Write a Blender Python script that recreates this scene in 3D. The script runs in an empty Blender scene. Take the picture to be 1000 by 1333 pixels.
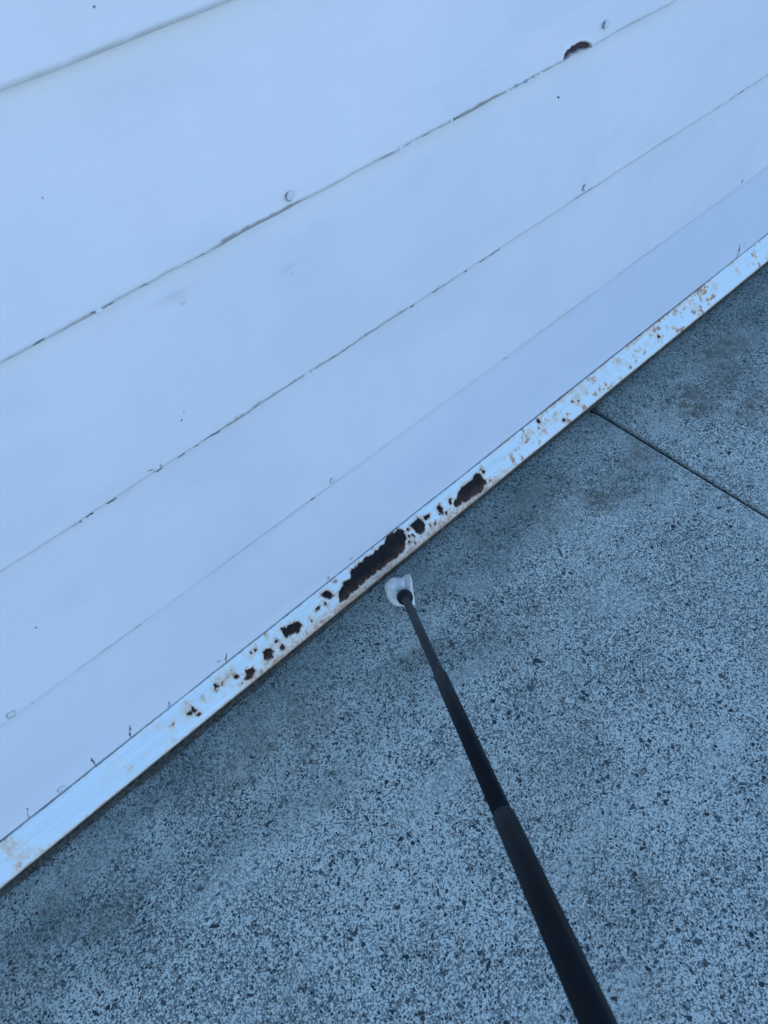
import bpy, bmesh, math, random
import numpy as np
from mathutils import Matrix, Vector

random.seed(7)
rng = np.random.default_rng(11)
S = bpy.context.scene
COL = S.collection

# ------------------------------------------------------------------ camera
H = 1.2                                            # eye height, metres
FPX, CX, CY = 1000.0, 500.0, 666.5                 # focal length and centre of the 1000 x 1333 photo
RT = np.array([[0.73179277, 0.56726021, 0.37775017],      # world X (along the wall)  in right / up / forward
               [-0.67881153, 0.55723981, 0.47822452],     # world Y (towards the wall)
               [-0.06078031, 0.60638242, -0.79284684]])   # world Z (up)
cam_d = bpy.data.cameras.new('camera')
cam = bpy.data.objects.new('camera', cam_d)
COL.objects.link(cam)
M = Matrix.Identity(4)
for r in range(3):
    M[r][0], M[r][1], M[r][2] = RT[r, 0], RT[r, 1], -RT[r, 2]
M[2][3] = H
loc, rot, _ = M.decompose()
cam.location = loc
cam.rotation_mode = 'QUATERNION'
cam.rotation_quaternion = rot
cam_d.sensor_fit = 'HORIZONTAL'
cam_d.sensor_width = 36.0
cam_d.lens = 36.0
cam_d.clip_start = 0.02
cam_d.clip_end = 1000.0
cam_d.dof.use_dof = True
cam_d.dof.focus_distance = 1.36
cam_d.dof.aperture_fstop = 14.0
S.camera = cam
S.render.engine = 'CYCLES'
S.cycles.max_bounces = 6
S.cycles.diffuse_bounces = 3

# ------------------------------------------------------------------ light: the sun stands behind the wall, all in view is open shade
SUN_EL = math.radians(38)
w = bpy.data.worlds.new('World')
S.world = w
w.use_nodes = True
nt = w.node_tree
bg = nt.nodes['Background']
sky = nt.nodes.new('ShaderNodeTexSky')
sky.sky_type = 'NISHITA'
sky.sun_disc = False
sky.sun_elevation = SUN_EL
sky.sun_rotation = 0.0
sky.air_density = 1.0
sky.dust_density = 0.0
sky.ozone_density = 5.6
nt.links.new(sky.outputs[0], bg.inputs[0])
bg.inputs[1].default_value = 0.12
sd = bpy.data.lights.new('sun', 'SUN')
sd.energy = 3.0
sd.angle = math.radians(0.5)
sd.color = (1.0, 0.95, 0.88)
sun = bpy.data.objects.new('sun', sd)
COL.objects.link(sun)
sun.location = (0, 6, 6)
sun.rotation_euler = (-(math.pi / 2 - SUN_EL), 0, 0)

S.view_settings.view_transform = 'Standard'
S.view_settings.look = 'None'
S.view_settings.exposure = 1.72
S.view_settings.gamma = 1.0
S.view_settings.use_curve_mapping = False

# ------------------------------------------------------------------ helpers
CAM = np.array([0.0, 0.0, H])


def ray(px, py):
    return RT @ np.array([px - CX, -(py - CY), FPX])     # forward component of the camera ray is FPX


def on_plane(px, py, p0, n):
    r = ray(px, py)
    t = np.dot(np.asarray(p0) - CAM, n) / np.dot(r, n)
    return CAM + t * r


def at_depth(px, py, d):
    return CAM + ray(px, py) * (d / FPX)


def on_ground(px, py, z=0.0):
    return on_plane(px, py, (0, 0, z), np.array([0, 0, 1.0]))


def z_on(y, zi, base=0.514 * H):
    """height at depth y on the sight line through height zi (eye-height units) of the base plane"""
    return H + (zi * H - H) * (y / base)


def obj(name, verts, faces, mat, parent=None, smooth=True, attrs=None):
    me = bpy.data.meshes.new(name)
    me.from_pydata([tuple(v) for v in verts] if not isinstance(verts, np.ndarray) else verts.tolist(), [],
                   faces if not isinstance(faces, np.ndarray) else faces.tolist())
    me.update()
    if smooth:
        me.shade_smooth()
    if mat:
        me.materials.append(mat)
    if attrs:
        for k, v in attrs.items():
            a = me.attributes.new(k, 'FLOAT', 'POINT')
            a.data.foreach_set('value', np.asarray(v, dtype=np.float32).ravel())
    o = bpy.data.objects.new(name, me)
    COL.objects.link(o)
    if parent:
        o.parent = parent
    return o


def mesh_obj(name, me, parent=None):
    o = bpy.data.objects.new(name, me)
    COL.objects.link(o)
    if parent:
        o.parent = parent
    return o


def empty(name, loc=(0, 0, 0)):
    o = bpy.data.objects.new(name, None)
    o.empty_display_size = 0.1
    COL.objects.link(o)
    o.location = loc
    return o


_lat = rng.random((256, 256))


def vnoise(x, y, scale, seed=0):
    x = np.asarray(x, float) * scale + seed * 17.31
    y = np.asarray(y, float) * scale + seed * 9.77
    xi = np.floor(x).astype(int)
    yi = np.floor(y).astype(int)
    fx = x - xi
    fy = y - yi
    fx = fx * fx * (3 - 2 * fx)
    fy = fy * fy * (3 - 2 * fy)
    g = lambda a, b: _lat[a % 256, b % 256]
    return ((g(xi, yi) * (1 - fx) + g(xi + 1, yi) * fx) * (1 - fy)
            + (g(xi, yi + 1) * (1 - fx) + g(xi + 1, yi + 1) * fx) * fy)


def fbm(x, y, scale, octv=4, seed=0):
    s, a, t = 0, 0.5, 0
    for i in range(octv):
        s = s + a * vnoise(x, y, scale * 2 ** i, seed + i * 3)
        t += a
        a *= 0.55
    return s / t


def sstep(a, b, x):
    t = np.clip((x - a) / (b - a), 0, 1)
    return t * t * (3 - 2 * t)


def grid_faces(nc, nr):
    """vertices laid out column by column, nr rows each"""
    c, r = np.meshgrid(np.arange(nc - 1), np.arange(nr - 1), indexing='ij')
    a = (c * nr + r).ravel()
    return np.stack([a, a + 1, a + nr + 1, a + nr], 1)


def poly_sd(poly, X, Y):
    """signed distance to a polygon, negative inside"""
    d = np.full(X.shape, 1e9)
    ins = np.zeros(X.shape, bool)
    n = len(poly)
    for i in range(n):
        ax, ay = poly[i]
        bx, by = poly[(i + 1) % n]
        ex, ey = bx - ax, by - ay
        t = np.clip(((X - ax) * ex + (Y - ay) * ey) / (ex * ex + ey * ey + 1e-12), 0, 1)
        d = np.minimum(d, np.hypot(X - ax - t * ex, Y - ay - t * ey))
        cond = ((ay > Y) != (by > Y)) & (X < ex * (Y - ay) / (ey + (1e-12 if ey == 0 else 0)) + ax)
        ins ^= cond
    return np.where(ins, -d, d)


# ------------------------------------------------------------------ materials
class NT:
    def __init__(self, name):
        self.m = bpy.data.materials.new(name)
        self.m.use_nodes = True
        self.t = self.m.node_tree
        self.b = self.t.nodes['Principled BSDF']
        self.co = self.t.nodes.new('ShaderNodeTexCoord').outputs['Object']

    def link(self, a, b):
        self.t.links.new(a, b)

    def map(self, scale=(1, 1, 1), rot=(0, 0, 0)):
        n = self.t.nodes.new('ShaderNodeMapping')
        n.inputs['Scale'].default_value = scale
        n.inputs['Rotation'].default_value = rot
        self.link(self.co, n.inputs['Vector'])
        return n.outputs[0]

    def noise(self, scale, detail=4, rough=0.55, vec=None, dist=0.0):
        n = self.t.nodes.new('ShaderNodeTexNoise')
        n.inputs['Scale'].default_value = scale
        n.inputs['Detail'].default_value = detail
        n.inputs['Roughness'].default_value = rough
        n.inputs['Distortion'].default_value = dist
        self.link(vec or self.co, n.inputs['Vector'])
        return n.outputs['Fac']

    def voro(self, scale, feature='F1', vec=None, rnd=1.0):
        n = self.t.nodes.new('ShaderNodeTexVoronoi')
        n.feature = feature
        n.inputs['Scale'].default_value = scale
        n.inputs['Randomness'].default_value = rnd
        self.link(vec or self.co, n.inputs['Vector'])
        return n

    def ramp(self, f, stops, const=False):
        n = self.t.nodes.new('ShaderNodeValToRGB')
        e = n.color_ramp.elements
        while len(e) < len(stops):
            e.new(0.5)
        for i, (p, c) in enumerate(stops):
            e[i].position = p
            e[i].color = (c, c, c, 1) if not isinstance(c, tuple) else (*c, 1)
        if const:
            n.color_ramp.interpolation = 'CONSTANT'
        self.link(f, n.inputs[0])
        return n.outputs[0]

    def mix(self, f, a, b, mode='MIX'):
        n = self.t.nodes.new('ShaderNodeMix')
        n.data_type = 'RGBA'
        n.blend_type = mode
        for s, v in ((n.inputs[0], f), (n.inputs[6], a), (n.inputs[7], b)):
            if hasattr(v, 'links'):
                self.link(v, s)
            elif isinstance(v, tuple):
                s.default_value = (*v, 1)
            elif s is n.inputs[0]:
                s.default_value = v
            else:
                s.default_value = (v, v, v, 1)
        return n.outputs[2]

    def math(self, op, a, b=0.0, clamp=False):
        n = self.t.nodes.new('ShaderNodeMath')
        n.operation = op
        n.use_clamp = clamp
        for s, v in zip(n.inputs, (a, b)):
            if hasattr(v, 'links'):
                self.link(v, s)
            else:
                s.default_value = v
        return n.outputs[0]

    def attr(self, name):
        n = self.t.nodes.new('ShaderNodeAttribute')
        n.attribute_name = name
        return n.outputs['Fac']

    def bump(self, h, strength, dist, prev=None):
        n = self.t.nodes.new('ShaderNodeBump')
        n.inputs['Strength'].default_value = strength
        n.inputs['Distance'].default_value = dist
        self.link(h, n.inputs['Height'])
        if prev:
            self.link(prev, n.inputs['Normal'])
        return n.outputs[0]

    def out(self, color=None, rough=None, normal=None, spec=0.3, metal=0.0):
        b = self.b
        b.inputs['Specular IOR Level'].default_value = spec
        b.inputs['Metallic'].default_value = metal
        for k, v in (('Base Color', color), ('Roughness', rough)):
            if v is None:
                continue
            if hasattr(v, 'links'):
                self.link(v, b.inputs[k])
            else:
                b.inputs[k].default_value = (*v, 1) if isinstance(v, tuple) else v
        if normal:
            self.link(normal, b.inputs['Normal'])
        return self.m


def mat_paint():
    m = NT('white_board_paint')
    base = m.mix(m.attr('tone'), (0.785, 0.757, 0.77), (0.72, 0.715, 0.735))
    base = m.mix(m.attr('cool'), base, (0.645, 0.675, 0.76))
    base = m.mix(m.math('MULTIPLY', m.attr('dirt_shade'), 0.8), base, (0.25, 0.22, 0.18))
    fine = m.noise(60, 5, vec=m.map((0.25, 1, 1)))
    br = m.ramp(m.noise(160, 1), [(0.35, (0.018, 0.012, 0.014)), (0.7, (0.075, 0.042, 0.04))])
    base = m.mix(m.attr('bare'), base, br)
    return m.out(base, 0.5, m.bump(fine, 0.3, 0.004), 0.3)


def mat_strip():
    m = NT('rusty_painted_metal')
    st = m.noise(30, 4, vec=m.map((0.12, 9, 9)))
    base = m.ramp(st, [(0.3, (0.62, 0.71, 0.72)), (0.7, (0.77, 0.83, 0.83))])
    sf = m.math('ADD', m.math('MULTIPLY', m.attr('stain'), 0.62), m.math('MULTIPLY', m.noise(150, 4, 0.65), 0.5))
    sc = m.ramp(sf, [(0.32, (0.84, 0.60, 0.30)), (0.55, (0.72, 0.37, 0.11)), (0.74, (0.45, 0.155, 0.035)), (0.92, (0.17, 0.055, 0.018))])
    base = m.mix(m.attr('stain'), base, sc)
    rc = m.ramp(m.noise(85, 5, 0.65), [(0.3, (0.006, 0.005, 0.007)), (0.55, (0.012, 0.008, 0.010)), (0.8, (0.036, 0.017, 0.017))])
    rc = m.mix(m.attr('warm'), rc, m.ramp(m.noise(200, 3), [(0.35, (0.06, 0.028, 0.02)), (0.7, (0.26, 0.105, 0.055))]))
    rust = m.attr('rust')
    base = m.mix(rust, base, rc)
    base = m.mix(m.attr('grime'), base, m.ramp(m.noise(150, 3), [(0.3, (0.05, 0.05, 0.045)), (0.7, (0.20, 0.18, 0.15))]))
    rough = m.mix(rust, 0.36, 0.9)
    bp = m.bump(st, 0.15, 0.002)
    bp = m.bump(m.math('MULTIPLY', m.noise(500, 4), rust), 0.7, 0.003, bp)
    return m.out(base, rough, bp, 0.4)


def mat_concrete():
    m = NT('worn_aggregate_concrete')
    wv = m.t.nodes.new('ShaderNodeVectorMath')
    wv.operation = 'MULTIPLY_ADD'
    nn = m.t.nodes.new('ShaderNodeTexNoise')
    nn.inputs['Scale'].default_value = 380
    nn.inputs['Detail'].default_value = 2
    m.link(m.co, nn.inputs['Vector'])
    m.link(nn.outputs['Color'], wv.inputs[0])
    wv.inputs[1].default_value = (0.0022, 0.0022, 0.0)
    m.link(m.co, wv.inputs[2])
    vec = wv.outputs[0]
    # mortar
    mortar = m.ramp(m.noise(360, 4, 0.75), [(0.3, (0.37, 0.40, 0.345)), (0.5, (0.58, 0.61, 0.525)), (0.7, (0.78, 0.80, 0.69))])
    # specks: sand and small stone, three sizes
    v1 = m.voro(500, vec=vec)
    v2 = m.voro(235, vec=vec)
    v3 = m.voro(120, vec=vec)

    def cell(v):
        sc = m.t.nodes.new('ShaderNodeSeparateColor')
        m.link(v.outputs['Color'], sc.inputs[0])
        return sc.outputs
    c1, c2, c3 = cell(v1), cell(v2), cell(v3)
    wornm = m.attr('worn')
    s1 = m.math('LESS_THAN', c1[0], wornm)
    s2 = m.math('MULTIPLY', m.math('LESS_THAN', c2[0], m.math('MULTIPLY', wornm, 0.42)), m.math('LESS_THAN', v2.outputs['Distance'], 0.46))
    s3 = m.math('MULTIPLY', m.math('LESS_THAN', c3[0], 0.03), m.math('LESS_THAN', v3.outputs['Distance'], 0.42))
    k1 = m.ramp(c1[1], [(0.0, (0.03, 0.042, 0.042)), (0.4, (0.09, 0.11, 0.106)), (1.0, (0.30, 0.325, 0.295))])
    k2 = m.ramp(c2[1], [(0.0, (0.016, 0.026, 0.027)), (0.55, (0.055, 0.072, 0.072)), (1.0, (0.24, 0.26, 0.245))])
    col = m.mix(m.math('MULTIPLY', s1, 0.85), mortar, k1)
    col = m.mix(s2, col, k2)
    col = m.mix(s3, col, m.ramp(c3[1], [(0.0, (0.02, 0.03, 0.035)), (1.0, (0.10, 0.12, 0.125))]))
    # pale laitance, algae along the wall, blotches of dirt
    col = m.mix(m.attr('pale'), col, mortar)
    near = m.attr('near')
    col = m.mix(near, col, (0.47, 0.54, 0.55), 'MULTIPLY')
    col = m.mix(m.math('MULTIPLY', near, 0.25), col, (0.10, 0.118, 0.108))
    col = m.mix(m.math('MULTIPLY', m.attr('stain'), m.ramp(m.noise(70, 4, 0.7), [(0.32, 0.15), (0.62, 1.35)])), col, (0.115, 0.11, 0.082))
    return m.out(col, 0.86, m.bump(m.noise(260, 3, 0.7), 0.5, 0.0026), 0.22)


def mat_simple(name, lo, hi, scale, rough=0.8, bump=0.3, dist=0.002, spec=0.25):
    m = NT(name)
    n = m.noise(scale, 4, 0.6)
    return m.out(m.ramp(n, [(0.3, lo), (0.7, hi)]), rough, m.bump(n, bump, dist), spec)


M_PAINT = mat_paint()
M_STRIP = mat_strip()
M_CONC = mat_concrete()
M_TOE = mat_simple('dirty_mortar', (0.014, 0.014, 0.012), (0.10, 0.096, 0.082), 170, 0.95, 0.8, 0.004)
M_SOIL = mat_simple('dark_soil', (0.012, 0.012, 0.011), (0.05, 0.046, 0.04), 90, 0.95, 0.6, 0.004)
M_BACK = mat_simple('weathered_timber', (0.10, 0.09, 0.08), (0.2, 0.18, 0.16), 20)
M_CRACK = mat_simple('open_paint_crack', (0.03, 0.027, 0.025), (0.17, 0.155, 0.14), 420)
M_SCUFF = mat_simple('scuffed_paint', (0.2, 0.19, 0.17), (0.4, 0.39, 0.37), 300)
M_TEAL = mat_simple('old_teal_undercoat', (0.16, 0.30, 0.33), (0.35, 0.48, 0.5), 300)
M_FLAKE = mat_simple('lifted_white_paint', (0.62, 0.63, 0.64), (0.78, 0.78, 0.77), 200, 0.5)
M_GROUND = mat_simple('pale_asphalt', (0.12, 0.12, 0.12), (0.2, 0.2, 0.2), 3, 0.9)
M_STONES = [mat_simple('dark_aggregate_stone', (0.016, 0.026, 0.028), (0.04, 0.056, 0.058), 160, 0.6, 0.3, 0.001, 0.35),
            mat_simple('blue_grey_aggregate_stone', (0.045, 0.068, 0.070), (0.09, 0.118, 0.116), 160, 0.6, 0.3, 0.001, 0.35),
            mat_simple('mid_grey_aggregate_stone', (0.12, 0.142, 0.13), (0.2, 0.22, 0.2), 160, 0.65, 0.3, 0.001, 0.3)]

# ------------------------------------------------------------------ ground and pavement
ground = obj('ground', [(-150, -150, -0.09), (150, -150, -0.09), (150, 150, -0.09), (-150, 150, -0.09)], [(0, 1, 2, 3)], M_GROUND, smooth=False)
ground['kind'] = 'structure'
ground['label'] = 'flat grey ground reaching away around the paving'
ground['category'] = 'ground'

JX = 0.89859 * H                    # the joint that shows
PITCH = 1.8
XS = [JX + PITCH * k for k in (-3, -2, -1, 0, 1, 2, 3)]
YS = [0.6185, -1.18, -2.98, -4.78]

bed_pts = [(XS[0] - .02, YS[-1] - .02), (XS[-1] + .02, YS[-1] - .02), (XS[-1] + .02, 0.66), (XS[0] - .02, 0.66)]
pav = obj('pavement', [(x, y, -0.0865) for x, y in bed_pts] + [(x, y, -0.012) for x, y in bed_pts],
          [(0, 3, 2, 1), (4, 5, 6, 7), (0, 1, 5, 4), (1, 2, 6, 5), (2, 3, 7, 6), (3, 0, 4, 7)], M_SOIL, smooth=False)
pav['kind'] = 'structure'
pav['label'] = 'worn concrete paving with exposed dark stone chips, laid in slabs along the wall'
pav['category'] = 'pavement'

STAINS = [(905, 522, 46, 26), (940, 455, 40, 26), (835, 585, 18, 12), (790, 640, 50, 22), (400, 935, 40, 20), (390, 905, 26, 14),
          (545, 860, 45, 12), (60, 1272, 22, 12), (140, 1195, 34, 10), (980, 520, 40, 40), (640, 690, 40, 20), (840, 1152, 14, 6),
          (320, 985, 70, 26), (700, 660, 60, 26), (20, 1240, 60, 26)]
PALES = [((540, 760), (700, 640)), ((600, 770), (760, 650)), ((800, 565), (990, 690)), ((290, 955), (420, 860)), ((850, 545), (985, 620)), ((60, 1150), (215, 1035))]
stain_w = [(on_ground(x, y), sx, sy) for x, y, sx, sy in STAINS]
pale_w = [(on_ground(*a), on_ground(*b)) for a, b in PALES]


def slab(x0, x1, y0, y1, fine, corner=0.028):
    g = 0.0042
    x0, x1, y0, y1 = x0 + g, x1 - g, y0 + g, y1
    r = 0.009
    edge = [0, .0012, .003, .0055, .009, .014]
    def axis(a, b, lo, hi, step):
        core = []
        if fine and hi > lo:
            core = list(np.arange(lo, hi, step))
        base = [a + e for e in edge] + [b - e for e in edge]
        coarse = list(np.linspace(a, b, 9))
        return np.array(sorted(set(np.round([v for v in base + coarse + core if a <= v <= b], 5))))
    xs = axis(x0, x1, max(x0 + .02, -0.6), min(x1 - .02, 2.2), 0.008)
    ys = axis(y0, y1, max(y0 + .02, -0.45), y1 - .02, 0.008)
    X, Y = np.meshgrid(xs, ys, indexing='ij')
    # rounded arris towards every edge, rounder at the corners
    dx = np.minimum(X - x0, x1 - X)
    dy = np.minimum(Y - y0, y1 - Y)
    d = np.minimum(dx, dy)
    cc = corner
    ix, iy = np.clip(cc - dx, 0, None), np.clip(cc - dy, 0, None)
    d = np.where((ix > 0) & (iy > 0), np.minimum(d, cc - np.hypot(ix, iy)), d)
    q = np.clip(1 - d / r, 0, 1.0)
    Z = -r * (1 - np.sqrt(np.clip(1 - q * q, 0, 1))) * 0.8
    Z = np.where(d < 0, -0.010, Z)
    Z = Z + (fbm(X, Y, 6, 3) - 0.5) * 0.0022 * np.clip(d / .02, 0, 1)
    Z -= 0.0010
    v = np.stack([X, Y, Z], -1).reshape(-1, 3)
    f = grid_faces(len(xs), len(ys))[:, ::-1]
    n = len(v)
    # skirt
    nx, ny = len(xs), len(ys)
    loop = [i * ny for i in range(nx)] + [(nx - 1) * ny + j for j in range(1, ny)] + [i * ny + ny - 1 for i in range(nx - 2, -1, -1)] + [j for j in range(ny - 2, 0, -1)]
    sk = v[loop].copy()
    sk[:, 2] = -0.0118
    fs = f.tolist()
    L = len(loop)
    for i in range(L):
        fs.append([loop[i], n + i, n + (i + 1) % L, loop[(i + 1) % L]])
    v2 = np.vstack([v, sk])
    xx, yy = v2[:, 0], v2[:, 1]
    wob = (fbm(xx, yy, 22, 4, 5) - 0.5)
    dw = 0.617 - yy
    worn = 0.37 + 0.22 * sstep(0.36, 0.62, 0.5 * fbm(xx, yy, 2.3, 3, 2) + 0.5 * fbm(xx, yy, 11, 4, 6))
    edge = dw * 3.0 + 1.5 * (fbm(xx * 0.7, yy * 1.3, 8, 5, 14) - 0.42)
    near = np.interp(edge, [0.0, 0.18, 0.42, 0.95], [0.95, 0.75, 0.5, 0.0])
    st = 0.20 * sstep(0.53, 0.74, fbm(xx, yy, 4.6, 6, 21))
    pl = 0.35 * sstep(0.55, 0.75, fbm(xx * 0.5, yy * 1.6, 12, 4, 27))
    if fine:
        for c, sx, sy in stain_w:
            k = 0.0016
            dd = np.hypot((xx - c[0]) / (sx * k), (yy - c[1]) / (sy * k * 1.5)) + wob * 2.6
            st = np.maximum(st, sstep(1.3, 0.2, dd) * (0.62 if c[0] > 0.9 else 0.45) * (0.2 + 1.3 * fbm(xx, yy, 48, 3, 33)))
        for a, b in pale_w:
            ex, ey = b[0] - a[0], b[1] - a[1]
            t = np.clip(((xx - a[0]) * ex + (yy - a[1]) * ey) / (ex * ex + ey * ey), 0, 1)
            dd = np.hypot(xx - a[0] - t * ex, yy - a[1] - t * ey) / 0.028 + wob * 3.2
            pl = np.maximum(pl, sstep(1.2, 0.1, dd) * 0.45 * (0.2 + fbm(xx, yy, 40, 3, 8)))
    o = obj('slab', v2, fs, M_CONC, pav, attrs={'stain': st, 'pale': pl, 'near': near, 'worn': worn})
    return o


slabs = {}
for j in range(3):
    for i in range(6):
        fine = j == 0 and i in (2, 3)
        s = slab(XS[i], XS[i + 1], YS[j + 1], YS[j], fine)
        if fine:
            slabs[i] = s
slabs[2]['label'] = 'worn concrete slab nearest the pole'
slabs[3]['label'] = 'concrete slab beyond the tooled joint'

# stones that show in the slab surface
stone_me = []
for k in range(14):
    nn = random.randint(5, 8)
    asp = random.uniform(0.5, 0.95)
    ring = []
    for i in range(nn):
        a = 2 * math.pi * (i + random.uniform(-.3, .3)) / nn
        rr = random.uniform(.7, 1.05)
        ring.append((math.cos(a) * rr * random.uniform(.8, 1.2), math.sin(a) * rr * asp))
    v = [(x, y, -0.3) for x, y in ring] + [(x, y, 0.0) for x, y in ring] + [(x * .86, y * .86, 0.09) for x, y in ring] + [(0, 0, 0.11)]
    f = []
    for i in range(nn):
        j2 = (i + 1) % nn
        f += [(i, j2, nn + j2, nn + i), (nn + i, nn + j2, 2 * nn + j2, 2 * nn + i), (2 * nn + i, 2 * nn + j2, 3 * nn)]
    variants = []
    for mt in M_STONES:
        me = bpy.data.meshes.new('stone')
        me.from_pydata(v, [], f)
        me.update()
        me.materials.append(mt)
        variants.append(me)
    stone_me.append((v, f, variants))


def slab_of(x):
    return slabs[3] if x > JX else slabs[2]


FOOT_Y = 0.600


def put_stone(x, y, r, tone=None):
    if abs(x - JX) < 0.016 + r or y > FOOT_Y - r:
        return
    v, f, var = random.choice(stone_me)
    t = tone if tone is not None else random.choice((0, 0, 0, 1, 1, 2))
    o = mesh_obj('stone', var[t], slab_of(x))
    o.location = (x, y, -0.0008)
    o.rotation_euler = (0, 0, random.uniform(0, 6.28))
    o.scale = (r * random.uniform(.9, 1.25), r * random.uniform(.5, 1.0), 0.006)


KNOWN = [(594, 775, 9, 1), (606, 781, 8, 0), (513, 783, 6, 0), (637, 809, 6, 0), (672, 1222, 8, 1), (697, 1272, 8, 1), (824, 1050, 9, 1), (836, 1052, 6, 1),
         (858, 978, 7, 0), (990, 1132, 7, 0), (928, 1147, 6, 0), (617, 1076, 9, 0), (636, 1257, 9, 0), (909, 1226, 9, 1), (862, 1232, 8, 1), (848, 1268, 9, 2),
         (855, 1252, 8, 1), (765, 1235, 8, 0), (836, 1105, 9, 0), (570, 1163, 8, 0), (643, 1145, 8, 0), (675, 933, 8, 0), (663, 928, 7, 0), (777, 960, 7, 0),
         (562, 993, 7, 0), (539, 849, 6, 0), (280, 1206, 9, 0), (365, 1125, 8, 1), (498, 1236, 8, 0), (212, 1290, 8, 1), (446, 1116, 7, 0), (408, 972, 7, 1),
         (352, 1070, 7, 0), (870, 893, 7, 0), (742, 845, 7, 0), (690, 895, 9, 1), (800, 1300, 9, 0), (430, 1300, 9, 1), (940, 880, 7, 1), (920, 1060, 8, 0), (600, 1310, 9, 1)]
for x, y, rp, t in KNOWN:
    p = on_ground(x, y)
    put_stone(p[0], p[1], rp * 0.00072 * np.linalg.norm(p - CAM) / 1.2, t)
n_big = 0
while n_big < 170:
    px, py = random.uniform(-20, 1020), random.uniform(330, 1350)
    p = on_ground(px, py)
    if p[1] > 0.57:
        continue
    put_stone(p[0], p[1], random.uniform(0.0030, 0.0058) * (1 if random.random() < .85 else 1.25))
    n_big += 1
# the many small chips, too small to pick apart: joined per slab
for si in (2, 3):
    V, F, MI = [], [], []
    base = 0
    x_lo, x_hi = (-0.62, JX) if si == 2 else (JX, 2.2)
    cnt = 5200 if si == 2 else 2600
    for _ in range(cnt):
        x, y = random.uniform(x_lo, x_hi), random.uniform(-0.42, 0.595)
        r = random.uniform(0.0010, 0.0024) * (1 if random.random() < .8 else 1.3)
        if abs(x - JX) < 0.014:
            continue
        if y > 0.52 and random.random() < .5:
            continue
        nn = random.randint(4, 6)
        a0 = random.uniform(0, 6.28)
        asp = random.uniform(.4, 1)
        ca, sa = math.cos(random.uniform(0, 6.28)), math.sin(random.uniform(0, 6.28))
        th = random.uniform(0, 6.28)
        ca, sa = math.cos(th), math.sin(th)
        top = []
        for i in range(nn):
            a = a0 + 2 * math.pi * (i + random.uniform(-.3, .3)) / nn
            rr = r * random.uniform(.7, 1.1)
            ux, uy = math.cos(a) * rr, math.sin(a) * rr * asp
            top.append((x + ux * ca - uy * sa, y + ux * sa + uy * ca))
        V += [(a, b, -0.002) for a, b in top] + [(a, b, 0.0001) for a, b in top]
        t = random.choice((0, 0, 1, 1, 2, 2))
        for i in range(nn):
            j2 = (i + 1) % nn
            F.append((base + i, base + j2, base + nn + j2, base + nn + i))
            MI.append(t)
        F.append(tuple(base + nn + i for i in range(nn)))
        MI.append(t)
        base += 2 * nn
    o = obj('stone_chips', V, F, M_STONES[0], slabs[si], smooth=False)
    o.data.materials.append(M_STONES[1])
    o.data.materials.append(M_STONES[2])
    o.data.polygons.foreach_set('material_index', MI)
    o['kind'] = 'stuff'

# ------------------------------------------------------------------ the wall
wall = empty('weatherboard_wall', (0, 0.66, 0))
wall['label'] = 'white painted weatherboard wall with chipped paint and a rusty metal strip along its foot'
wall['category'] = 'wall'
wall['kind'] = 'thing'
WOFF = np.array([0, 0.66, 0])
X0, X1 = XS[0], XS[-1]
FX0, FX1 = -0.55, 2.15               # stretch modelled finely
YF = 0.650                           # face of every board at its lower edge


def wpart(name, verts, faces, mat, parent=None, **k):
    v = np.asarray(verts, float) - WOFF
    o = obj(name, v, faces, mat, parent or wall, **k)
    return o


LOW = [0.050, z_on(YF, 0.273), z_on(YF, 0.4585), z_on(YF, 0.640), z_on(YF, 0.802)]
while LOW[-1] < 2.75:
    LOW.append(LOW[-1] + 0.222)
LAPS = [0.006, 0.006, 0.009, 0.010, 0.017] + [0.009] * 20    # how far board i stands proud of the one below it
WEAR = [0.2, 0.35, 0.9, 1.2, 0.15]
# where the lower edge of the second board from the top has broken out: a brown crescent
CRES = [(732, 80), (736, 70), (744, 63), (755, 57), (763, 55), (769, 58), (769.5, 62.5), (764, 63), (756, 64.5), (750, 68), (744, 70), (740, 75)]


def plane_of(i):
    """point and normal of the face of board i"""
    zb, zt = LOW[i], LOW[i + 1]
    lap = LAPS[i + 1]
    n = np.array([0, -(zt - zb), -lap])          # face leans outwards going down
    n = n / np.linalg.norm(n)
    return np.array([0, YF, zb]), n


def on_board(px, py, i):
    p0, n = plane_of(i)
    return on_plane(px, py, p0, n)


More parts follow.
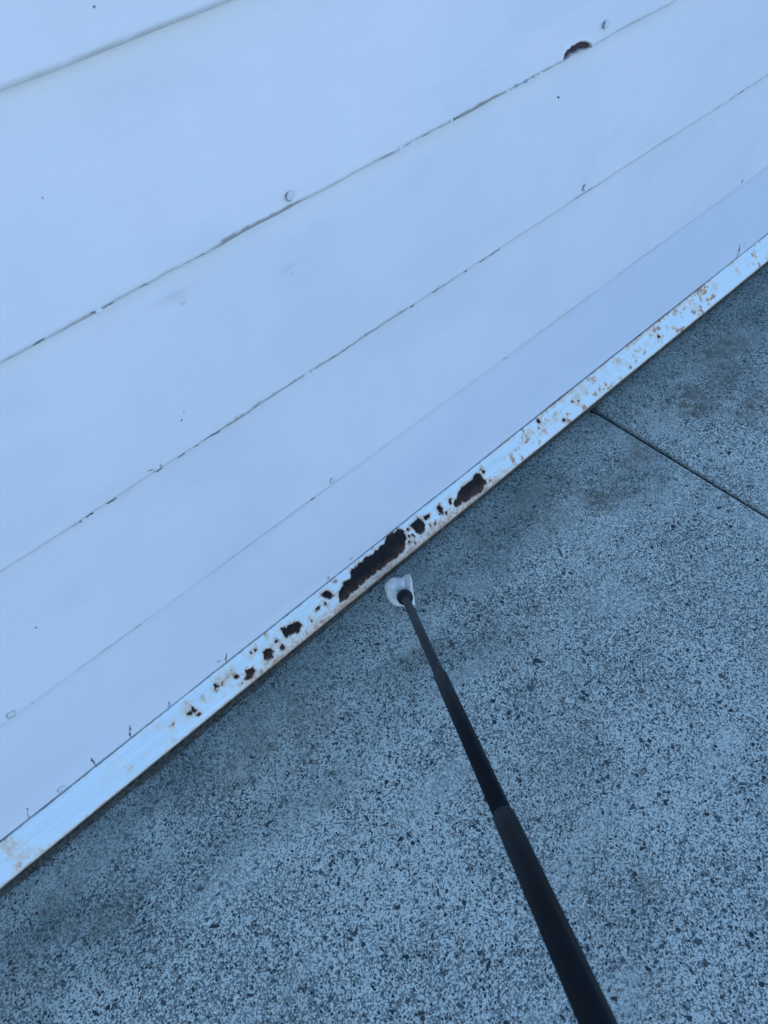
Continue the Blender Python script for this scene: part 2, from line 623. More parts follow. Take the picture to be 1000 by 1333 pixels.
boards = []
NB = len(LOW) - 1
for i in range(NB):
    zb, zt = LOW[i], LOW[i + 1]
    lap = LAPS[i + 1]
    fine = i <= 4
    hgt = zt - zb
    if fine:
        xs = np.concatenate([np.linspace(X0, FX0, 12)[:-1], np.arange(FX0, FX1, 0.0022), np.linspace(FX1, X1, 12)])
        up = list(np.arange(.016, .06, .0016)) if i == 3 else [.017, .020, .024, .03, .04]
        if i == 3:
            ca, cb = on_board(730, 82, 3)[0], on_board(772, 60, 3)[0]
            xs = np.unique(np.concatenate([xs, np.arange(ca, cb, 0.0009)]))
        sv = np.concatenate([np.array([0, .0008, .0016, .0026, .0038, .005, .0065, .008, .010, .012, .014]), up, np.linspace(.065, hgt + 0.02, 15)])
    else:
        xs = np.linspace(X0, X1, 14)
        sv = np.linspace(0, hgt + 0.02, 4)
    # profile: back, underside, rounded lower edge, face
    er = min(0.0042, LAPS[i] * 0.55)
    prof = [(YF + 0.022, zb + 0.001), (YF + 0.010, zb)]
    prof += [(YF + er * (1 - math.cos(a)), zb + er * (1 - math.sin(a))) for a in np.radians([90, 70, 52, 36, 22, 10])]
    npf = len(prof)
    prof += [(YF + lap * (s / hgt), zb + er + s) for s in sv]
    P = np.array(prof)
    nr = len(P)
    X = np.repeat(xs, nr)
    Y = np.tile(P[:, 0], len(xs))
    Z = np.tile(P[:, 1], len(xs))
    sdist = np.tile(np.concatenate([np.zeros(npf), sv]), len(xs))
    row = np.tile(np.arange(nr), len(xs))
    dirt_shade = np.zeros(len(X))
    tone = sstep(0.35, 0.65, fbm(X, Z, 2.6, 3, 50)) * 0.6 + 0.7 * sstep(0.5, 0.72, fbm(X * 0.35, Z, 14, 4, 51))
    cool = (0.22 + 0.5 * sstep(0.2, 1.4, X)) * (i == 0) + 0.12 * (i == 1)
    bare = np.zeros(len(X))
    if fine:
        # the edge is hand nailed and repainted: it wanders, chips off here and there
        edgew = np.exp(-sdist / 0.012)
        wav = (vnoise(X, X * 0 + i * 3.3, 3.0, i) - 0.5) * 0.003 + (fbm(X, X * 0 + i, 24, 4, i + 20) - 0.5) * 0.0030 * (0.35 + WEAR[i])
        Z = Z + wav * edgew
        Y = Y + (fbm(X, Z, 5, 3, i + 2) - 0.5) * 0.0022 * (sdist > 0.001)
        nz = fbm(X, Z, 60, 4, i + 9)
        patch = sstep(0.50, 0.66, vnoise(X, X * 0, 9, i + 31))
        chip = sstep(0.0030, 0.0008, sdist + (nz - 0.5) * 0.007) * patch * min(WEAR[i], 1.0)
        face = row >= npf - 4
        dirt_shade = np.clip(chip * (0.25 + 0.6 * sstep(.45, .6, fbm(X, Z, 110, 3, i + 12))) + np.exp(-sdist / 0.0014) * (0.30 + WEAR[i] * 0.30) * (0.6 + 0.5 * patch) * (0.5 + nz), 0, 1) * face  # worn chips, plus a painted shadow line along the lower edge
        dirt_shade = np.maximum(dirt_shade, 0.035 * sstep(0.45, 0.75, fbm(X, Z * 0.5, 12, 4, i + 70)))
        # lap shadow painted into the board colour just under the lap above, broken up by noise
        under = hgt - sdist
        dirt_shade = np.maximum(dirt_shade, sstep(0.012, 0.0, under) * fbm(X, Z, 30, 4, i + 44) * (0.55 if i < 3 else 0.6))
        if i == 3:
            cp = np.array([on_board(a, b, 3) for a, b in CRES])
            cx = np.clip(X, cp[:, 0].min() - .05, cp[:, 0].max() + .05)
            inb = (X > cp[:, 0].min() - .01) & (X < cp[:, 0].max() + .01) & (Z < cp[:, 2].max() + .02)
            sd = np.full(len(X), 1.0)
            sd[inb] = poly_sd([(p[0], p[2]) for p in cp], X[inb], Z[inb])
            hole = sstep(0.0006, -0.0006, sd - 0.0009 + (fbm(X, Z, 160, 3, 77) - .5) * .0018)
            bare = hole
            dirt_shade = dirt_shade * (1 - hole)
            Y = Y + 0.005 * hole - 0.0022 * np.exp(-(np.clip(sd, 0, 1) / 0.004) ** 2) * (1 - hole) * (sd < 0.05)
    v = np.stack([X, Y, Z], 1)
    f = grid_faces(len(xs), nr)
    b = wpart('board', v, f, M_PAINT, attrs={'dirt_shade': dirt_shade, 'bare': bare, 'tone': tone, 'cool': cool})
    boards.append(b)
boards[3]['label'] = 'white board with a brown broken crescent in its lower edge'

back = wpart('wall_frame', [(X0, .675, -.08), (X1, .675, -.08), (X1, .80, -.08), (X0, .80, -.08), (X0, .675, 2.79), (X1, .675, 2.79), (X1, .80, 2.79), (X0, .80, 2.79)],
             [(0, 3, 2, 1), (4, 5, 6, 7), (0, 1, 5, 4), (1, 2, 6, 5), (2, 3, 7, 6), (3, 0, 4, 7)], M_BACK, smooth=False)
cap = wpart('eave_board', [(X0, .56, 2.792), (X1, .56, 2.792), (X1, .82, 2.792), (X0, .82, 2.792), (X0, .56, 2.84), (X1, .56, 2.84), (X1, .82, 2.84), (X0, .82, 2.84)],
            [(0, 3, 2, 1), (4, 5, 6, 7), (0, 1, 5, 4), (1, 2, 6, 5), (2, 3, 7, 6), (3, 0, 4, 7)], M_FLAKE, smooth=False)

# ---- metal strip along the foot
ST, SB = (0.6485, z_on(0.6485, 0.0895)), (0.6115, 0.0125)
sdir = np.array([0, SB[0] - ST[0], SB[1] - ST[1]])
SW = np.linalg.norm(sdir)
sdir /= SW
snorm = np.array([0, sdir[2], -sdir[1]])
snorm *= -1 if snorm[1] > 0 else 1
SP0 = np.array([0, *ST])


def on_strip(px, py):
    p = on_plane(px, py, SP0, snorm)
    return p[0], np.dot(p - SP0, sdir)


def crop(pts, ox, oy, s=5.0):
    return [(ox + x / s, oy + y / s) for x, y in pts]


A, B, C, D, E_, G = (400, 660), (540, 600), (280, 780), (150, 860), (700, 440), (820, 300)
RUST = [crop([(205, 555), (240, 490), (285, 470), (290, 400), (330, 375), (380, 330), (440, 285), (500, 235), (520, 190), (580, 150), (610, 140), (650, 190), (640, 240), (620, 290), (560, 345), (500, 390), (430, 440), (370, 490), (320, 535), (250, 605), (215, 610)], *A),
        crop([(675, 120), (720, 75), (750, 90), (770, 110), (765, 150), (740, 180), (710, 165)], *A),
        crop([(760, 60), (790, 38), (805, 55), (790, 80), (765, 80)], *A),
        crop([(90, 570), (130, 540), (175, 575), (150, 600), (115, 590)], *A),
        crop([(170, 490), (185, 472), (200, 485), (185, 505)], *A),
        crop([(50, 660), (80, 648), (76, 664), (58, 668)], *A),
        crop([(650, 150), (668, 140), (668, 158), (655, 160)], *A),
        crop([(655, 185), (690, 170), (700, 190), (680, 185), (660, 200)], *A),
        crop([(255, 260), (300, 180), (345, 145), (400, 85), (420, 85), (468, 145), (440, 190), (380, 235), (320, 270), (262, 305)], *B),
        crop([(145, 300), (160, 285), (190, 325), (185, 350), (155, 325)], *B),
        crop([(435, 190), (470, 185), (540, 135), (565, 165), (545, 215), (500, 235), (465, 250), (440, 225)], *C),
        crop([(320, 345), (370, 310), (383, 355), (345, 410), (315, 400)], *C),
        crop([(200, 470), (235, 440), (265, 470), (240, 510), (175, 545), (180, 520), (205, 505)], *C),
        crop([(125, 490), (150, 495), (170, 485), (160, 510), (130, 515)], *C),
        crop([(252, 340), (262, 308), (272, 312), (266, 340)], *C)]
DOTS = [(*p, r) for (ox, oy), L in ((B, [(205, 345, 10), (232, 275, 8), (450, 75, 7), (100, 420, 6), (160, 348, 6), (235, 255, 5), (432, 55, 4), (490, 125, 4)]),
                                    (C, [(440, 310, 16), (235, 352, 6), (625, 138, 5), (10, 570, 9), (50, 550, 7), (330, 235, 4), (395, 270, 5), (715, 30, 8), (735, 45, 5)]),
                                    (D, [(655, 165, 10), (650, 185, 7), (700, 155, 6), (505, 310, 8), (485, 345, 8), (520, 325, 5), (545, 350, 5), (375, 412, 4), (750, 65, 6)]),
                                    (E_, [(8, 545, 16), (10, 580, 6), (170, 528, 13), (405, 335, 8), (430, 335, 4), (545, 155, 4), (640, 145, 4), (605, 190, 5), (228, 415, 6), (270, 405, 4), (695, 95, 5), (115, 495, 5)]),
                                    (G, [(190, 690, 9), (845, 235, 5), (345, 650, 5), (490, 550, 5), (515, 480, 4), (285, 628, 4)]),
                                    (A, [(440, 745, 4), (30, 740, 5), (700, 230, 6), (660, 225, 4), (835, 108, 6), (800, 122, 6)]))
        for p, r in [((ox + q[0] / 5, oy + q[1] / 5), q[2] / 5) for q in L]]
HALO = [(ox + x / 5, oy + y / 5, r / 5, s) for (ox, oy), L in (
    (D, [(660, 150, 42, .8), (500, 325, 45, .6), (560, 250, 24, .7), (460, 270, 16, .7), (90, 720, 22, .7), (280, 430, 26, .4), (770, 100, 34, .9), (620, 245, 20, .5), (375, 450, 14, .4), (380, 512, 18, .5), (800, 160, 26, .6)]),
    (C, [(490, 250, 34, .8), (440, 320, 34, .8), (130, 490, 26, .8), (215, 375, 22, .6), (15, 560, 26, .7), (670, 130, 26, .5)]),
    (E_, [(110, 500, 30, .7), (40, 600, 26, .8), (355, 262, 34, .9), (250, 385, 50, .6), (405, 335, 22, .9), (695, 95, 20, .7), (510, 150, 40, .7), (600, 75, 20, .6), (300, 340, 46, .5), (440, 215, 40, .35), (20, 540, 30, .6)]),
    (G, [(195, 695, 34, .95), (430, 515, 36, .6), (345, 640, 24, .7), (620, 475, 34, .7), (725, 405, 20, .6), (700, 265, 26, .6), (930, 95, 26, .5), (105, 880, 26, .7), (490, 545, 26, .4), (30, 825, 22, .5)]),
    (B, [(230, 270, 30, .8), (170, 340, 30, .8), (100, 420, 36, .7), (210, 350, 26, .9), (450, 120, 28, .7), (330, 140, 40, .35)]),
    (A, [(670, 240, 40, .9), (800, 125, 34, .9), (700, 190, 40, .5)])) for x, y, r, s in L]
HALO += [(12, 1105, 9, .6), (25, 1120, 10, .5), (52, 1108, 9, .6), (22, 1128, 7, .8), (290, 880, 14, .45), (960, 318, 6, .5), (930, 372, 8, .5), (720, 545, 9, .6), (688, 565, 8, .6)]

sxs = np.concatenate([np.linspace(X0, -0.42, 260)[:-1], np.arange(-0.42, 1.95, 0.0016), np.linspace(1.95, X1, 220)])
NV = 40
vv = np.linspace(0, SW, NV)
# profile: turned-in top, face, lower lip hanging plumb
P = [(0.0040, -0.0020, 0)] + [(0.0, 0.0, v) for v in vv]
rows = []
for k, (dy, dz, v) in enumerate(P):
    base = SP0[1:] + sdir[1:] * v
    rows.append((base[0] + dy, base[1] + dz))
rows += [(SB[0] - 0.0002, SB[1] - 0.002), (SB[0], SB[1] - 0.0055), (SB[0] + 0.012, SB[1] - 0.006)]
nr = len(rows)
R_ = np.array(rows)
vrow = np.concatenate([[0], vv, [SW + .002, SW + .0055, SW + .015]])
X = np.repeat(sxs, nr)
Y = np.tile(R_[:, 0], len(sxs))
Z = np.tile(R_[:, 1], len(sxs))
V = np.tile(vrow, len(sxs))
nz1 = fbm(X, V, 130, 4, 3) - 0.5
nz2 = fbm(X, V, 320, 3, 12) - 0.5
sd = np.full(len(X), 1.0)
for pl in RUST:
    q = [on_strip(*p) for p in pl]
    qx = [a for a, _ in q]
    inb = (X > min(qx) - .02) & (X < max(qx) + .02)
    sd[inb] = np.minimum(sd[inb], poly_sd(q, X[inb], V[inb]))
big_sd = sd.copy()
for a, b, r in DOTS:
    cx_, cv_ = on_strip(a, b)
    rr = r * 0.00135
    inb = (X > cx_ - .03) & (X < cx_ + .03)
    sd[inb] = np.minimum(sd[inb], np.hypot(X[inb] - cx_, (V[inb] - cv_) * .8) - rr)
sde = sd + nz1 * 0.0085 + nz2 * 0.0055
rust = sstep(0.0007, -0.0007, sde)
# away from the photographed stretch: random rust of the same kind
outm = (X < -0.42) | (X > 1.95)
rust = np.where(outm, sstep(0.66, 0.70, fbm(X, V, 14, 5, 60)), rust)
stain = np.zeros(len(X))
for a, b, r, s in HALO:
    cx_, cv_ = on_strip(a, b)
    inb = (X > cx_ - .05) & (X < cx_ + .05)
    d = np.hypot(X[inb] - cx_, (V[inb] - cv_) * .9) / (r * 0.0016)
    stain[inb] = np.maximum(stain[inb], 0.9 * s * sstep(1.5, 0.0, d + nz1[inb] * 3.0) * np.clip(0.45 + 2.2 * (nz2[inb] + .25), 0, 1))
stain = np.maximum(stain, sstep(0.008, 0.0, sde + nz1 * .008) * 0.55 * (np.abs(sd) < .02))
# orange run-off along the lower edge below the big patches, rust creeping from the top edge further right
xl, xr = on_strip(300, 888)[0], on_strip(670, 600)[0]
inl = sstep(xl - .03, xl + .05, X) * sstep(xr + .06, xr - .08, X)
stain = np.maximum(stain, inl * sstep(SW - 0.019, SW - 0.004, V + nz1 * .024) * 0.8 * np.clip(0.75 + 1.2 * nz2, 0, 1))
xa, xb = on_strip(640, 600)[0], on_strip(990, 320)[0]
inr = sstep(xa - .02, xa + .05, X) * sstep(xb + .1, xb - .02, X)
stain = np.maximum(stain, inr * sstep(0.009, 0.0, V + nz1 * .02) * 0.55 * sstep(.4, .6, vnoise(X, X * 0, 16, 5)))
stain = np.maximum(stain, sstep(SW - .004, SW + .002, V + nz1 * .006) * 0.6)
stain = np.maximum(stain, 0.62 * sstep(0.50, 0.74, fbm(X, V, 90, 4, 71)) * (0.2 + 0.8 * inr) * (0.35 + sstep(.35, .65, vnoise(X, V, 14, 73))))
warm = np.clip(inl * sstep(SW - 0.028, SW - 0.004, V + nz1 * .02), 0, 1) * 0.55
grime = np.clip(sstep(SW - .0005, SW + .004, V + nz2 * .004) * 0.65 + sstep(0.0022, 0.0, V + nz1 * .004) * 0.55 * (0.5 + vnoise(X, X * 0, 30, 8)), 0, 1)
low_band = inl * sstep(SW - .007, SW - .002, V + nz1 * .008)
grime = grime * (1 - 0.75 * low_band)
stain = np.maximum(stain, low_band * (0.45 + 0.5 * np.clip(nz1 + .4, 0, 1)))
# paint film has thickness; the metal below is pitted, and the whole strip wavers a little
wob = (vnoise(X, X * 0, 4, 81) - .5) * 0.003 + (vnoise(X, X * 0, 19, 82) - .5) * 0.0012
onf = (V > 0.0005)
dn = (-rust * (0.0006 + 0.0009 * (nz2 + .5)) + 0.0009 * np.exp(-((sde - 0.0016) / 0.0013) ** 2) * (big_sd < .02)) * onf
Y = Y + snorm[1] * dn
Z = Z + snorm[2] * dn + wob * 0.5
v = np.stack([X, Y, Z], 1)
strip = wpart('base_flashing', v, grid_faces(len(sxs), nr)[:, ::-1], M_STRIP, attrs={'rust': rust, 'stain': stain, 'warm': warm, 'grime': grime})
strip['label'] = 'white painted metal strip with dark rust patches along the wall foot'

# ---- rough mortar and dirt under the strip
txs = np.concatenate([np.linspace(X0, -0.5, 40)[:-1], np.arange(-0.5, 2.0, 0.004), np.linspace(2.0, X1, 30)])
wl = sstep(0.48, 0.12, txs)
nzx = fbm(txs, txs * 0, 30, 4, 91)
foot = SB[0] - 0.001 - (0.0018 + 0.0072 * wl) * (0.55 + 0.9 * nzx)
prof = []
for k, (a, hh) in enumerate([(1.0, 0.0), (0.9, .45), (0.7, .8), (0.2, .95), (-0.4, 1.0), (-2.2, 1.0)]):
    yk = SB[0] + (foot - SB[0]) * a if a >= 0 else np.full(len(txs), SB[0] - a * 0.012)
    zk = -0.0035 + (0.0035 + 0.0072) * hh + (fbm(txs, txs * 0 + k, 90, 3, 95 + k) - .5) * 0.004 * (hh < 1) * (hh > 0)
    prof.append(np.stack([txs, yk, zk], 1))
v = np.stack(prof, 1).reshape(-1, 3)
toe = wpart('mortar_fillet', v, grid_faces(len(txs), len(prof)), M_TOE)

# ---- grit gathered along the foot of the wall
V, F = [], []
for _ in range(700):
    x = random.uniform(-0.45, 1.9)
    y = 0.604 - random.expovariate(1 / 0.022)
    if vnoise(x, 0.0, 12, 40) < random.random() * .9 or y < 0.3:
        continue
    r = random.uniform(0.0007, 0.0021)
    o = len(V)
    V += [(x + r * random.uniform(.6, 1.2), y, 0), (x, y + r * random.uniform(.6, 1.2), 0), (x - r * random.uniform(.6, 1.2), y, 0), (x, y - r * random.uniform(.6, 1.2), 0),
          (x + r * .2, y, r * .9), (x, y, -.002)]
    for k in range(4):
        F += [(o + k, o + (k + 1) % 4, o + 4), (o + (k + 1) % 4, o + k, o + 5)]
grit = obj('grit', V, F, M_SOIL, smooth=False)
grit['kind'] = 'stuff'
grit['label'] = 'dark grit and crumbs scattered along the foot of the wall'
grit['category'] = 'grit'

# ---- filled nail heads along the lower edges
nh_v, nh_f = [], []
NS = 14
for k, (r, h) in enumerate([(1.0, 0.0), (0.96, .55), (0.8, .85), (0.45, 1.0)]):
    for i in range(NS):
        a = 2 * math.pi * i / NS
        nh_v.append((r * math.cos(a), r * math.sin(a), h))
for k in range(3):
    for i in range(NS):
        j = (i + 1) % NS
        nh_f.append((k * NS + i, k * NS + j, (k + 1) * NS + j, (k + 1) * NS + i))
nh_f.append(tuple(3 * NS + i for i in range(NS)))
nail_me = bpy.data.meshes.new('nail_head')
nail_me.from_pydata(nh_v, [], nh_f)
nail_me.shade_smooth()
nail_me.materials.append(M_FLAKE)


def board_frame(i, p, lift=0.0):
    _, n = plane_of(i)
    up = np.cross(n, [1, 0, 0])
    up = up if up[2] > 0 else -up
    return np.asarray(p) + n * lift, n, up


RINGS = []
for px, py, i, r, ringed in [(378, 255, 3, .0052, 1), (762, 244, 2, .0052, 1), (790, 32, 3, .0055, 1), (433, 625, 1, .005, 0.6), (968, 235, 1, .005, 0.5), (80, 1027, 0, .0058, .8),
                             (15, 930, 1, .0058, .5), (238, 392, 2, .0046, 0), (382, 355, 2, .003, 0), (730, 410, 1, .004, 0)]:
    p = on_board(px, py, i)
    q, n, up = board_frame(i, p, -0.0002)
    q = q - WOFF
    m = Matrix(((1, up[0], n[0], q[0]), (0, up[1], n[1], q[1]), (0, up[2], n[2], q[2]), (0, 0, 0, 1)))
    m = m @ Matrix.Diagonal((r, r, 0.0014, 1))
    o = mesh_obj('nail_head', nail_me, boards[i])
    o.matrix_local = m
    if ringed:
        RINGS.append((px, py, i, r, ringed))


# ---- cracks, chips and lifted paint
def ribbon(name, pts, widths, i, mat, lift=0.00035):
    """an opened crack drawn on the face of board i; pts in wall space"""
    P = [np.asarray(p) for p in pts]
    _, n, up = board_frame(i, P[0])
    V, F = [], []
    for k, p in enumerate(P):
        a, b = P[max(k - 1, 0)], P[min(k + 1, len(P) - 1)]
        t = (b - a) / (np.linalg.norm(b - a) + 1e-9)
        s = np.cross(n, t)
        V += [p + n * lift + s * widths[k], p + n * (lift + .0003), p + n * lift - s * widths[k], p - n * .002]
    for k in range(len(P) - 1):
        o = 4 * k
        for e in range(4):
            F.append((o + e, o + (e + 1) % 4, o + 4 + (e + 1) % 4, o + 4 + e))
    return wpart(name, V, F, mat, boards[i], smooth=False)


def crack(pxs, i, wpx=1.2, mat=None, name='paint_crack', sub=3, snap=False):
    pts = []
    for k in range(len(pxs) - 1):
        for j in range(sub):
            t = j / sub
            pts.append((pxs[k][0] * (1 - t) + pxs[k + 1][0] * t + random.uniform(-.5, .5), pxs[k][1] * (1 - t) + pxs[k + 1][1] * t + random.uniform(-.5, .5)))
    pts.append(pxs[-1])
    n = len(pts)
    wd = [wpx * (0.00095 if i == 0 else 0.00062) * random.choice((.25, .7, 1, 1.2)) * (0.08 + 0.92 * math.sin(math.pi * (k + .25) / (n - .5)) * random.uniform(.6, 1.2)) for k in range(n)]
    P = np.array([on_board(a, b, i) for a, b in pts])
    zmin = LOW[i] + (0.0022 if i else 0.003)
    if P[:, 2].min() < zmin:                      # a break in the very edge: keep it on the timber
        P[:, 2] += zmin - P[:, 2].min()
    elif snap:
        P[:, 2] += zmin + random.uniform(0, .002) - P[:, 2].min()
    P[:, 1] = YF + LAPS[i + 1] * (P[:, 2] - LOW[i]) / (LOW[i + 1] - LOW[i])
    return ribbon(name, P, wd, i, mat or M_CRACK)


# squiggles rising from the metal strip, lowest board
crack([(40, 1066), (38, 1060), (39, 1056), (37, 1054)], 0, 2.0)
crack([(128, 999), (124, 994), (123, 991)], 0, 1.7)
crack([(171, 961), (170, 955), (171, 950), (170.5, 946)], 0, 2.0)
crack([(219, 922), (221, 917), (220, 914)], 0, 1.2)
crack([(295, 862), (294, 858), (296, 851)], 0, 1.8)
crack([(283, 862), (288, 860)], 0, .9)
crack([(426, 756), (429, 752), (426, 751)], 0, 1.1)
crack([(957, 340), (961, 331), (963, 321)], 0, 2.6)
crack([(968, 320), (972, 315)], 0, .8)
crack([(456, 730), (459, 726)], 0, .8)
# second board
crack([(404, 657), (411, 652)], 1, 2.2, snap=True)
crack([(700, 441), (704, 437)], 1, .8)
crack([(655, 470), (660, 466)], 1, .7)
# third board
crack([(193, 615), (200, 612), (203, 617)], 2, 1.3)
crack([(210, 608), (212, 613), (206, 618)], 2, 1.5)
crack([(106, 686), (110, 683)], 2, 2.2, snap=True)
crack([(143, 661), (152, 655)], 2, 2.2, snap=True)
crack([(268, 580), (276, 575), (289, 568)], 2, 1.8, snap=True)
crack([(534, 408), (540, 404)], 2, 2.0, snap=True)
crack([(566, 386), (570, 382), (572, 375)], 2, 1.5)
crack([(624, 346), (636, 338), (650, 329)], 2, 1.9, snap=True)
crack([(238, 551), (240, 548)], 2, .9)
crack([(242, 541), (243, 539.5)], 2, .8)
crack([(738, 130), (740, 132)], 2, 2.0)
crack([(49, 824.5), (53, 822.5)], 1, 2.4, mat=M_SCUFF)
# fourth board, the worst edge
crack([(45, 453), (52, 448), (60, 443)], 3, 1.6, snap=True)
crack([(118, 413), (128, 409), (141, 403)], 3, 1.8, snap=True)
crack([(262, 340), (268, 337)], 3, 1.8, snap=True)
def edge_bits(i, p0, p1, n, w0=0.7, w1=1.9):
    """short breaks in the paint strung along a lap"""
    for _ in range(n):
        t = random.random()
        ln = random.uniform(3, 15)
        x, y = p0[0] + (p1[0] - p0[0]) * t, p0[1] + (p1[1] - p0[1]) * t
        L = math.hypot(p1[0] - p0[0], p1[1] - p0[1])
        dx, dy = (p1[0] - p0[0]) / L * ln, (p1[1] - p0[1]) / L * ln
        off = random.uniform(-1.5, 1.0)
        crack([(x, y + off), (x + dx * .5, y + dy * .5 + off + random.uniform(-1, 1)), (x + dx, y + dy + off)], i, random.uniform(w0, w1),
              mat=random.choice((M_CRACK, M_SCUFF)), snap=True)


edge_bits(3, (486, 217), (590, 161), 8)
edge_bits(3, (590, 161), (728, 86), 9)
edge_bits(3, (0, 473), (265, 338), 6, .5, 1.2)
edge_bits(2, (915, 157), (1000, 98), 6)
edge_bits(2, (560, 388), (660, 322), 4, .6, 1.4)
edge_bits(2, (0, 750), (300, 562), 6, .5, 1.3)
edge_bits(1, (0, 945), (400, 662), 3, .4, .9)
crack([(68, 266), (70, 270)], 3, 1.2)
crack([(123, 8), (126, 11)], 4, 1.5)
# split rims round the popped nails
for px, py, i, r, s in RINGS:
    c = on_board(px, py, i)
    _, n, up = board_frame(i, c)
    a0, a1 = random.uniform(1.6, 2.4), random.uniform(4.0, 5.6)
    pts = [c + np.array([1, 0, 0]) * math.cos(a) * r * 1.06 + up * math.sin(a) * r * 1.06 for a in np.linspace(a0, a1, 12)]
    wd = [0.00042 * s * math.sin(math.pi * (k + .5) / 12) + .0001 for k in range(12)]
    ribbon('paint_crack', pts, wd, i, M_SCUFF, lift=0.0005)


def flake(px, py, i, size, mat, ang=0.0):
    c = on_board(px, py, i)
    c[2] = LOW[i] + random.uniform(.002, .0045)
    c[1] = YF
    _, n, up = board_frame(i, c)
    ex = np.array([1, 0, 0])
    e1 = ex * math.cos(ang) + up * math.sin(ang)
    e2 = -ex * math.sin(ang) + up * math.cos(ang)
    ring = []
    for k in range(7):
        a = 2 * math.pi * k / 7
        rr = size * random.uniform(.6, 1.15)
        ring.append((math.cos(a) * rr, math.sin(a) * rr * .5))
    V = [c + e1 * a + e2 * b - n * .001 for a, b in ring] + [c + e1 * a + e2 * b + n * (.0008 + (0.0012 if b < 0 else 0)) for a, b in ring]
    F = [tuple(range(7, 14))] + [(k, (k + 1) % 7, 7 + (k + 1) % 7, 7 + k) for k in range(7)]
    wpart('paint_flake', V, F, mat, boards[i], smooth=False)


for px, py, i, s, m_ in [(683, 114, 3, .0042, M_TEAL), (671, 119, 3, .0034, M_TEAL), (660, 125, 3, .0030, M_FLAKE), (703, 103, 3, .0034, M_FLAKE), (538, 192, 3, .0036, M_FLAKE),
                         (521, 202, 3, .0036, M_FLAKE), (132, 413, 3, .0036, M_FLAKE), (400, 489, 2, .0045, M_FLAKE), (408, 484, 2, .0036, M_FLAKE), (587, 164, 3, .003, M_FLAKE), (693, 108, 3, .0022, M_TEAL)]:
    flake(px, py, i, s, m_, 0.0)

# ------------------------------------------------------------------ telescopic pole with a white cup at its end
mp = NT('black_anodised_tube')
M_POLE = mp.out(mp.ramp(mp.noise(40, 3), [(0.3, (0.001, 0.0025, 0.005)), (0.7, (0.002, 0.0045, 0.008))]), 0.38, mp.bump(mp.noise(600, 2), 0.05, 0.0005), 0.16)
M_POLE1 = mat_simple('grey_anodised_tube', (0.013, 0.015, 0.017), (0.026, 0.029, 0.032), 120, 0.42, 0.05, 0.0004, 0.4)
M_RUB = mat_simple('black_rubber', (0.006, 0.006, 0.007), (0.014, 0.014, 0.015), 300, 0.6, 0.2, 0.0005)
mc = NT('scuffed_white_plastic')
M_CUP = mc.out(mc.ramp(mc.noise(70, 4), [(0.3, (0.56, 0.56, 0.50)), (0.7, (0.76, 0.75, 0.68))]), 0.45, mc.bump(mc.noise(90, 3), 0.2, 0.003), 0.4)

TIP = on_ground(527, 777, 0.030)
TOP = at_depth(789, 1356, 0.465)
ax = TOP - TIP
LEN = np.linalg.norm(ax)
ax /= LEN
pole = empty('telescopic_pole', tuple(on_ground(527, 777)))
pole['label'] = 'black telescopic pole with a white scoop-like cup on its end, reaching across the paving'
pole['category'] = 'pole'
POFF = np.array(pole.location)
e1 = np.cross(ax, [0, 0, 1.0])
e1 /= np.linalg.norm(e1)
e2 = np.cross(ax, e1)


def lathe(name, prof, mat, parent, segs=32, smooth=True):
    V, F = [], []
    n = len(prof)
    for s, r in prof:
        for k in range(segs):
            a = 2 * math.pi * k / segs
            V.append(TIP + ax * s + (e1 * math.cos(a) + e2 * math.sin(a)) * r - POFF)
    for i in range(n - 1):
        for k in range(segs):
            j = (k + 1) % segs
            F.append((i * segs + k, i * segs + j, (i + 1) * segs + j, (i + 1) * segs + k))
    F.append(tuple(range(segs))[::-1])
    F.append(tuple((n - 1) * segs + k for k in range(segs)))
    o = obj(name, V, F, mat, parent, smooth=smooth)
    return o


def along(px, py):
    """distance along the pole of the point nearest a photo position"""
    r = ray(px, py)
    r = r / np.linalg.norm(r)
    w0 = TIP - CAM
    b = np.dot(ax, r)
    return (b * np.dot(r, w0) - np.dot(ax, w0)) / (1 - b * b)


J1, J2 = along(573, 880), along(659, 1065)
lathe('tube', [(0.004, .0066), (0.02, .0070), (J1 + 0.01, .0074)], M_POLE1, pole)
t2 = lathe('tube', [(J1 - .004, .0078), (J1 - .004, .0086), (J1 - .002, .0090), (J1 + .02, .0091), (J2 + .01, .0093)], M_POLE, pole)
t3 = lathe('tube', [(J2 - .004, .0095), (J2 - .004, .0103), (J2 - .002, .0107), (J2 + .02, .0108), (LEN + .08, .0118)], M_POLE, pole)
lathe('grip', [(LEN + .08, .0125), (LEN + .083, .0150), (LEN + .10, .0155), (LEN + .22, .0160), (LEN + .225, .0145)], M_RUB, pole)
lathe('ferrule', [(-.006, .008), (-.004, .0125), (0.001, .0142), (0.006, .0140), (0.010, .0118), (0.013, .0085), (0.016, .0076)], M_RUB, pole)

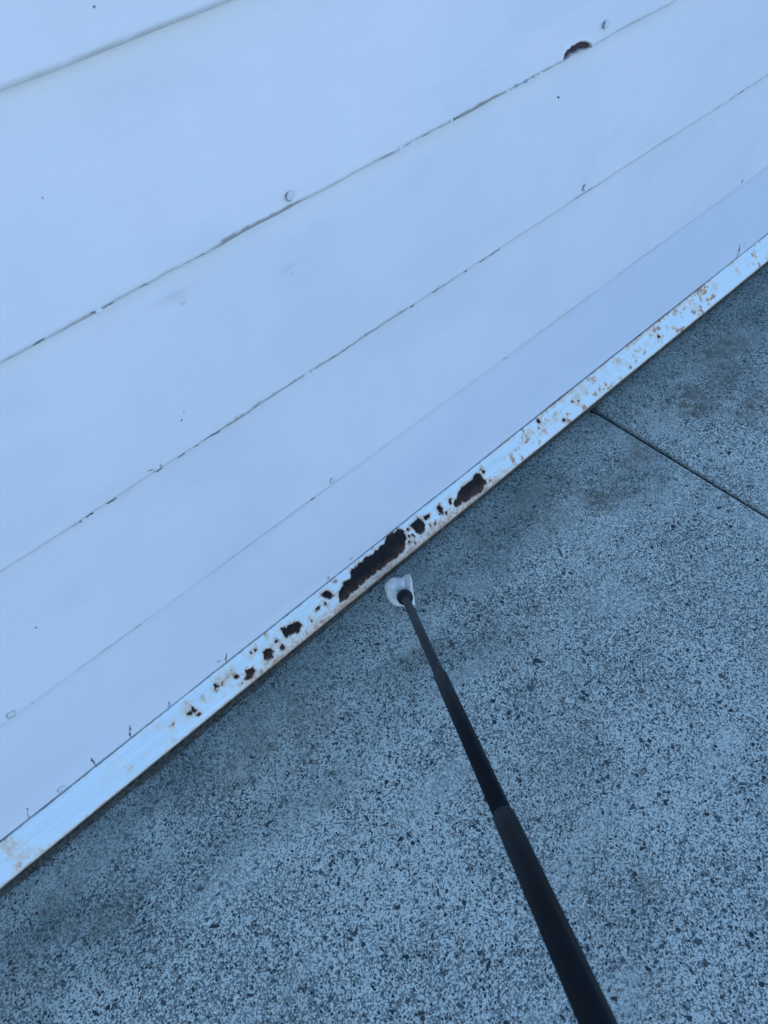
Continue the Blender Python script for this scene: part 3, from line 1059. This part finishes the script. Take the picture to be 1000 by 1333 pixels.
# cup: a thin domed shell behind the ferrule, round on one side, cut straight on the other with a pointed corner
outl = [(430, 150), (443, 200), (452, 270), (460, 350), (425, 352), (380, 352), (322, 361), (285, 325), (262, 262), (265, 218), (290, 186), (340, 178), (375, 176), (402, 166)]
outl = [(450 + x / 5, 720 + y / 5) for x, y in outl]
rim = [on_plane(a, b, TIP - ax * 0.006, ax) for a, b in outl]
cen = TIP - ax * 0.0
pts = []
for k in range(len(rim)):
    a, b = rim[k], rim[(k + 1) % len(rim)]
    for j in range(4):
        pts.append(a + (b - a) * j / 4)
pts = np.array(pts)
for _ in range(2):                                   # soften everything but the two corners
    q = (np.roll(pts, 1, 0) + np.roll(pts, -1, 0) + 2 * pts) / 4
    q[0] = pts[0]
    q[12] = pts[12]
    pts = q
NPC = len(pts)
V, F = [], []
RINGS_C = [(1.0, -0.018), (0.985, -0.012), (0.95, -0.006), (0.86, -0.001), (0.7, 0.0005), (0.5, 0.0), (0.25, 0.0)]
for t, h in RINGS_C:
    for k, p in enumerate(pts):
        c0 = cen - ax * 0.006
        V.append(c0 + (p - c0) * t + ax * (h + 0.0035 * math.sin(k * 0.7) * (t > .6) - 0.006 * math.exp(-((k - 52) / 2.2) ** 2) * t) - POFF)
for t, h in RINGS_C[::-1]:
    for k, p in enumerate(pts):
        c0 = cen - ax * 0.006
        V.append(c0 + (p - c0) * t * 0.955 + ax * (h - 0.0025 + 0.0035 * math.sin(k * 0.7) * (t > .6) - 0.006 * math.exp(-((k - 52) / 2.2) ** 2) * t) - POFF)
nr = len(RINGS_C) * 2
for i in range(nr - 1):
    for k in range(NPC):
        j = (k + 1) % NPC
        F.append((i * NPC + k, i * NPC + j, (i + 1) * NPC + j, (i + 1) * NPC + k))
i = nr - 1
for k in range(NPC):
    j = (k + 1) % NPC
    F.append((i * NPC + k, i * NPC + j, j, k))
cup = obj('cup', V, F, M_CUP, pole)
cup['label'] = 'small white plastic cup with a pointed corner'
low = min((cup.matrix_world @ v_.co).z + POFF[2] for v_ in cup.data.vertices)
print('CUP low', low, 'pole elevation', math.degrees(math.asin(ax[2])), 'len', LEN, J1, J2)
